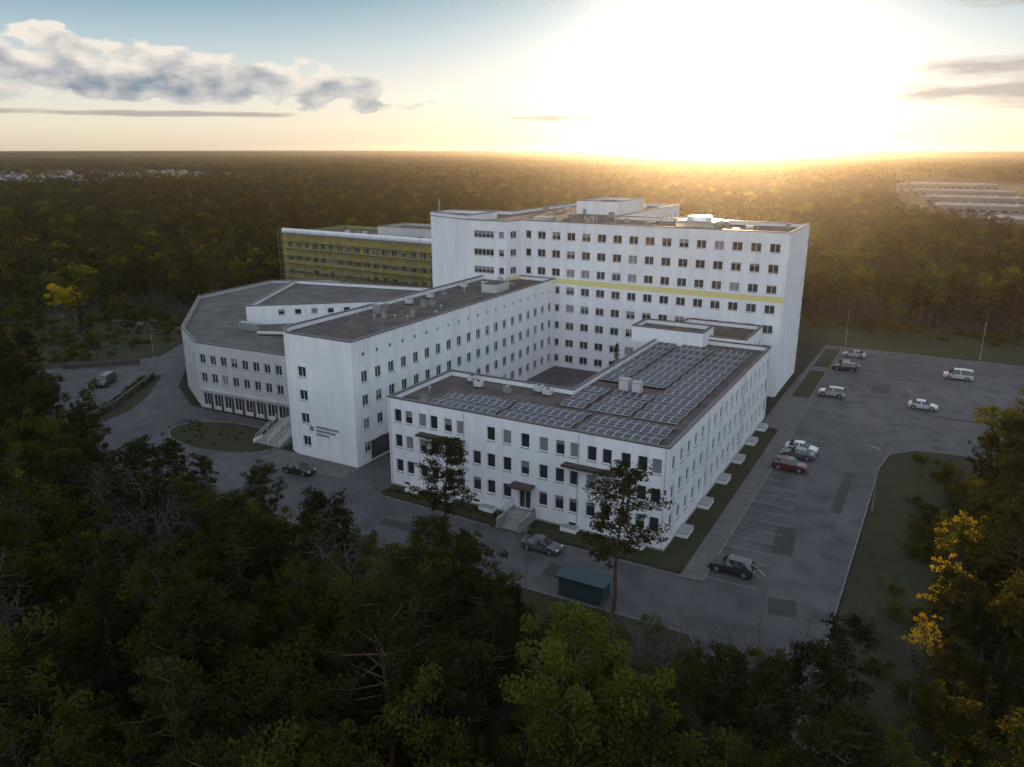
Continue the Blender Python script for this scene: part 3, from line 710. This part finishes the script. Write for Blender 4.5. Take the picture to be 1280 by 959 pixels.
# ------------------------------------------------------------------ distant buildings
def warehouse(x,y,w,d,h):
    t=MB(); t.prism([(0,0),(w,0),(w,d),(0,d)],0,h,'wwall',top='wroof')
    t.box(-.3,-.3,h+.01,w+.3,.3,h+.5,'wwall'); t.box(-.3,d-.3,h+.01,w+.3,d+.3,h+.5,'wwall')
    for i in range(int(w/14)): t.box(5+i*14,d*.2,h+.01,7+i*14,d*.8,h+.6,'wwall')
    for i in range(int(w/9)): t.box(3+i*9,-.12,.1,7+i*9,-.005,4,'dframe')
    for i in range(int(w/6)): t.box(2+i*6,-.1,h-3,5.5+i*6,-.005,h-2,'glass')
    t.obj('warehouse',loc=(x,y,0))
for a in ((45,440,60,36,6),(15,500,50,40,6),(95,520,80,50,6),(-15,590,70,45,7),(80,620,100,50,6),(-25,690,80,50,7),(90,720,110,60,7),(-40,800,80,50,7),(70,860,120,70,7),(-60,920,90,60,8),(70,1010,140,70,8)): warehouse(*a)
t=MB()
for i in range(80):
    x=random.uniform(-1280,-800);y=random.uniform(480,860);w=random.uniform(9,16);d=random.uniform(8,12);h=random.uniform(7,10)
    t.box(x,y,0,x+w,y+d,h,random.choice(['grey','ochre','wwall','grey']))
    zz=h+3.2; k='tile'
    a,b,c,e_=(x-.4,y-.4,h+.01),(x+w+.4,y-.4,h+.01),(x+w+.4,y+d+.4,h+.01),(x-.4,y+d+.4,h+.01); r1=(x-.4,y+d/2,zz);r2=(x+w+.4,y+d/2,zz)
    t.face([a,b,r2,r1],k);t.face([c,e_,r1,r2],k);t.face([b,c,r2],'grey');t.face([e_,a,r1],'grey')
    for j in range(3): t.box(x+1.5+j*3,y-.05,h-2.2,x+2.7+j*3,y-.005,h-.9,'glass')
t.obj('distant_houses')

# ------------------------------------------------------------------ sun, sky
sd=bpy.data.lights.new('sun','SUN'); sd.energy=5; sd.angle=R(.6); sd.color=(1,.66,.34)
so=bpy.data.objects.new('sun',sd); COL.objects.link(so); so.rotation_euler=S.to_track_quat('Z','Y').to_euler(); so.location=(-100,300,100)
w=bpy.data.worlds.new('World'); scn.world=w; w.use_nodes=True; nt=w.node_tree; nt.nodes.clear(); N=nt.nodes.new; L=nt.links.new
def ma(op,a,b=None,c=None,clamp=False):
    n=N('ShaderNodeMath'); n.operation=op; n.use_clamp=clamp
    for i,q in enumerate((a,b,c)):
        if q is None: continue
        if isinstance(q,(int,float)): n.inputs[i].default_value=q
        else: L(q,n.inputs[i])
    return n.outputs[0]
def sscale(col,f):
    n=N('ShaderNodeVectorMath'); n.operation='SCALE'
    if isinstance(col,tuple): n.inputs[0].default_value=col
    else: L(col,n.inputs[0])
    if isinstance(f,(int,float)): n.inputs['Scale'].default_value=f
    else: L(f,n.inputs['Scale'])
    return n.outputs[0]
def vadd(a,b):
    n=N('ShaderNodeVectorMath'); n.operation='ADD'; L(a,n.inputs[0]); L(b,n.inputs[1]); return n.outputs[0]
def cmix(f,a,b):
    n=N('ShaderNodeMix'); n.data_type='RGBA'; n.clamp_factor=True; L(f,n.inputs[0])
    for i,q in ((6,a),(7,b)):
        if isinstance(q,tuple): n.inputs[i].default_value=(*q,1)
        else: L(q,n.inputs[i])
    return n.outputs[2]
tc=N('ShaderNodeTexCoord'); nz=N('ShaderNodeVectorMath'); nz.operation='NORMALIZE'; L(tc.outputs['Generated'],nz.inputs[0]); D=nz.outputs[0]
sx=N('ShaderNodeSeparateXYZ'); L(D,sx.inputs[0])
el=ma('MULTIPLY',ma('ARCSINE',sx.outputs[2]),57.2958); az=ma('MULTIPLY',ma('ARCTAN2',sx.outputs[0],sx.outputs[1]),57.2958)
dt=N('ShaderNodeVectorMath'); dt.operation='DOT_PRODUCT'; L(D,dt.inputs[0]); dt.inputs[1].default_value=S
dang=ma('MULTIPLY',ma('ARCCOSINE',ma('MINIMUM',dt.outputs['Value'],.99999)),57.2958)
ramp=N('ShaderNodeValToRGB'); L(ma('DIVIDE',ma('MAXIMUM',el,0),30.),ramp.inputs[0]); cr=ramp.color_ramp
stops=[(0,(.76,.65,.48)),(.05,(.85,.78,.63)),(.12,(.78,.78,.72)),(.22,(.46,.59,.66)),(.32,(.18,.35,.48)),(.6,(.30,.42,.56)),(1,(.50,.59,.72))]  # upper-sky stops brightened as added fill for the walls
cr.elements[0].position=0; cr.elements[0].color=(*stops[0][1],1); cr.elements[1].position=1; cr.elements[1].color=(*stops[-1][1],1)
for p,c in stops[1:-1]: e_=cr.elements.new(p); e_.color=(*c,1)
sky=N('ShaderNodeTexSky'); sky.sky_type='NISHITA'; sky.sun_disc=False; sky.sun_elevation=R(SUN_EL); sky.sun_rotation=R(SUN_AZ); sky.air_density=1; sky.dust_density=1
col=vadd(sscale(ramp.outputs[0],.95),sscale(sky.outputs[0],.012))
rear_fill=ma('MULTIPLY',ma('MAXIMUM',ma('MULTIPLY',dt.outputs['Value'],-1),0),.58)  # added sky brightness opposite the sun, fills the shaded facades
col=vadd(col,sscale((.90,.95,1.10),rear_fill))
g1=ma('MULTIPLY',ma('EXPONENT',ma('MULTIPLY',ma('POWER',ma('DIVIDE',dang,6.),2),-1)),1.6)
g2=ma('MULTIPLY',ma('EXPONENT',ma('DIVIDE',dang,-9.5)),1.1)
hzn=ma('MULTIPLY',ma('EXPONENT',ma('MULTIPLY',ma('POWER',ma('DIVIDE',ma('ADD',az,15.2),14.),2),-1)),ma('EXPONENT',ma('DIVIDE',ma('MAXIMUM',el,0),-.8)))
# clouds
cmb=N('ShaderNodeCombineXYZ'); L(ma('MULTIPLY',az,.36),cmb.inputs[0]); L(ma('MULTIPLY',el,.66),cmb.inputs[1]); cmb.inputs[2].default_value=4.1
n1=N('ShaderNodeTexNoise'); n1.inputs['Scale'].default_value=1.0; n1.inputs['Detail'].default_value=6; n1.inputs['Roughness'].default_value=.5; L(cmb.outputs[0],n1.inputs['Vector'])
n1b=N('ShaderNodeTexNoise'); n1b.inputs['Scale'].default_value=2.0; n1b.inputs['Detail'].default_value=5; L(cmb.outputs[0],n1b.inputs['Vector'])
cmb2=N('ShaderNodeCombineXYZ'); L(ma('MULTIPLY',az,.15),cmb2.inputs[0]); L(ma('MULTIPLY',el,.95),cmb2.inputs[1]); cmb2.inputs[2].default_value=3.3
n2=N('ShaderNodeTexNoise'); n2.inputs['Scale'].default_value=1.0; n2.inputs['Detail'].default_value=5; L(cmb2.outputs[0],n2.inputs['Vector'])
ta=ma('DIVIDE',ma('ADD',az,62.),26.)
elc=ma('SUBTRACT',5.2,ma('MULTIPLY',ta,1.5)); hh=ma('MAXIMUM',ma('SUBTRACT',2.7,ma('MULTIPLY',ta,1.5)),.15)
rel=ma('DIVIDE',ma('SUBTRACT',el,elc),hh)
mk=ma('SUBTRACT',1.,ma('POWER',ma('ABSOLUTE',rel),2))
side=ma('SUBTRACT',1.,ma('POWER',ma('ABSOLUTE',ma('DIVIDE',ma('ADD',az,56.),20.5)),6))
mk=ma('MINIMUM',mk,side)
den=ma('ADD',ma('MULTIPLY',mk,.32),ma('MULTIPLY',ma('SUBTRACT',n1.outputs['Fac'],.57),1.25)); cl1=ma('MULTIPLY',ma('MAXIMUM',den,0),12.,clamp=True)
lit=ma('ADD',ma('ADD',ma('MULTIPLY',ma('MAXIMUM',den,0),2.0),ma('MULTIPLY',rel,-.42)),ma('MULTIPLY',ma('SUBTRACT',.52,n1b.outputs['Fac']),2.8),clamp=True)
def ell(a,e,ra,re):
    return ma('SUBTRACT',1.,ma('ADD',ma('POWER',ma('ABSOLUTE',ma('DIVIDE',ma('SUBTRACT',az,a),ra)),2),ma('POWER',ma('ABSOLUTE',ma('DIVIDE',ma('SUBTRACT',el,e),re)),2)))
es=None
for a,e,ra,re in ((2.5,3.6,9,2.0),(1,8.6,5,1.3),(-26,2.1,4.5,.30),(-55,2.2,16,.25)):
    q=ell(a,e,ra,re); es=q if es is None else ma('MAXIMUM',es,q)
den2=ma('ADD',ma('MULTIPLY',ma('MAXIMUM',es,-1),.40),ma('SUBTRACT',n2.outputs['Fac'],.62)); cl2=ma('MULTIPLY',ma('MAXIMUM',den2,0),4.2,clamp=True)
ccol=cmix(lit,(.90,.83,.74),(.26,.32,.39))
glow=vadd(vadd(sscale((1,.88,.70),g1),sscale((1,.93,.80),g2)),sscale((.6,.05,-.35),hzn))
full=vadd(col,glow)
c1=vadd(ccol,sscale(glow,.3)); full=cmix(cl1,full,c1)
c2=vadd(sscale((.42,.38,.35),1.),sscale(glow,.38)); full=cmix(ma('MULTIPLY',cl2,.85),full,c2)
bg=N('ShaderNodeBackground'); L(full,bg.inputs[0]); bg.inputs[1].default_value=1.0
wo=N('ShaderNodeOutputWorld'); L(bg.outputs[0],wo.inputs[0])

# thin forward-scattering evening haze
hz=bpy.data.materials.new('evening_haze'); hz.use_nodes=True; hn=hz.node_tree; hn.nodes.clear()
vs=hn.nodes.new('ShaderNodeVolumeScatter'); vs.inputs['Density'].default_value=.00007; vs.inputs['Anisotropy'].default_value=.85; vs.inputs['Color'].default_value=(1,.90,.78,1)
ho=hn.nodes.new('ShaderNodeOutputMaterial'); hn.links.new(vs.outputs[0],ho.inputs['Volume'])
M['haze']=hz
t=MB(); t.box(-3500,-400,-2,2500,4000,58,'haze'); t.obj('haze')

cam=bpy.data.cameras.new('camera'); co=bpy.data.objects.new('camera',cam); COL.objects.link(co)
co.location=(0,0,42); co.rotation_euler=(R(90-16.62),0,R(29.2)); cam.sensor_width=36; cam.lens=36*980/1280; cam.clip_end=60000; cam.clip_start=.5
scn.camera=co
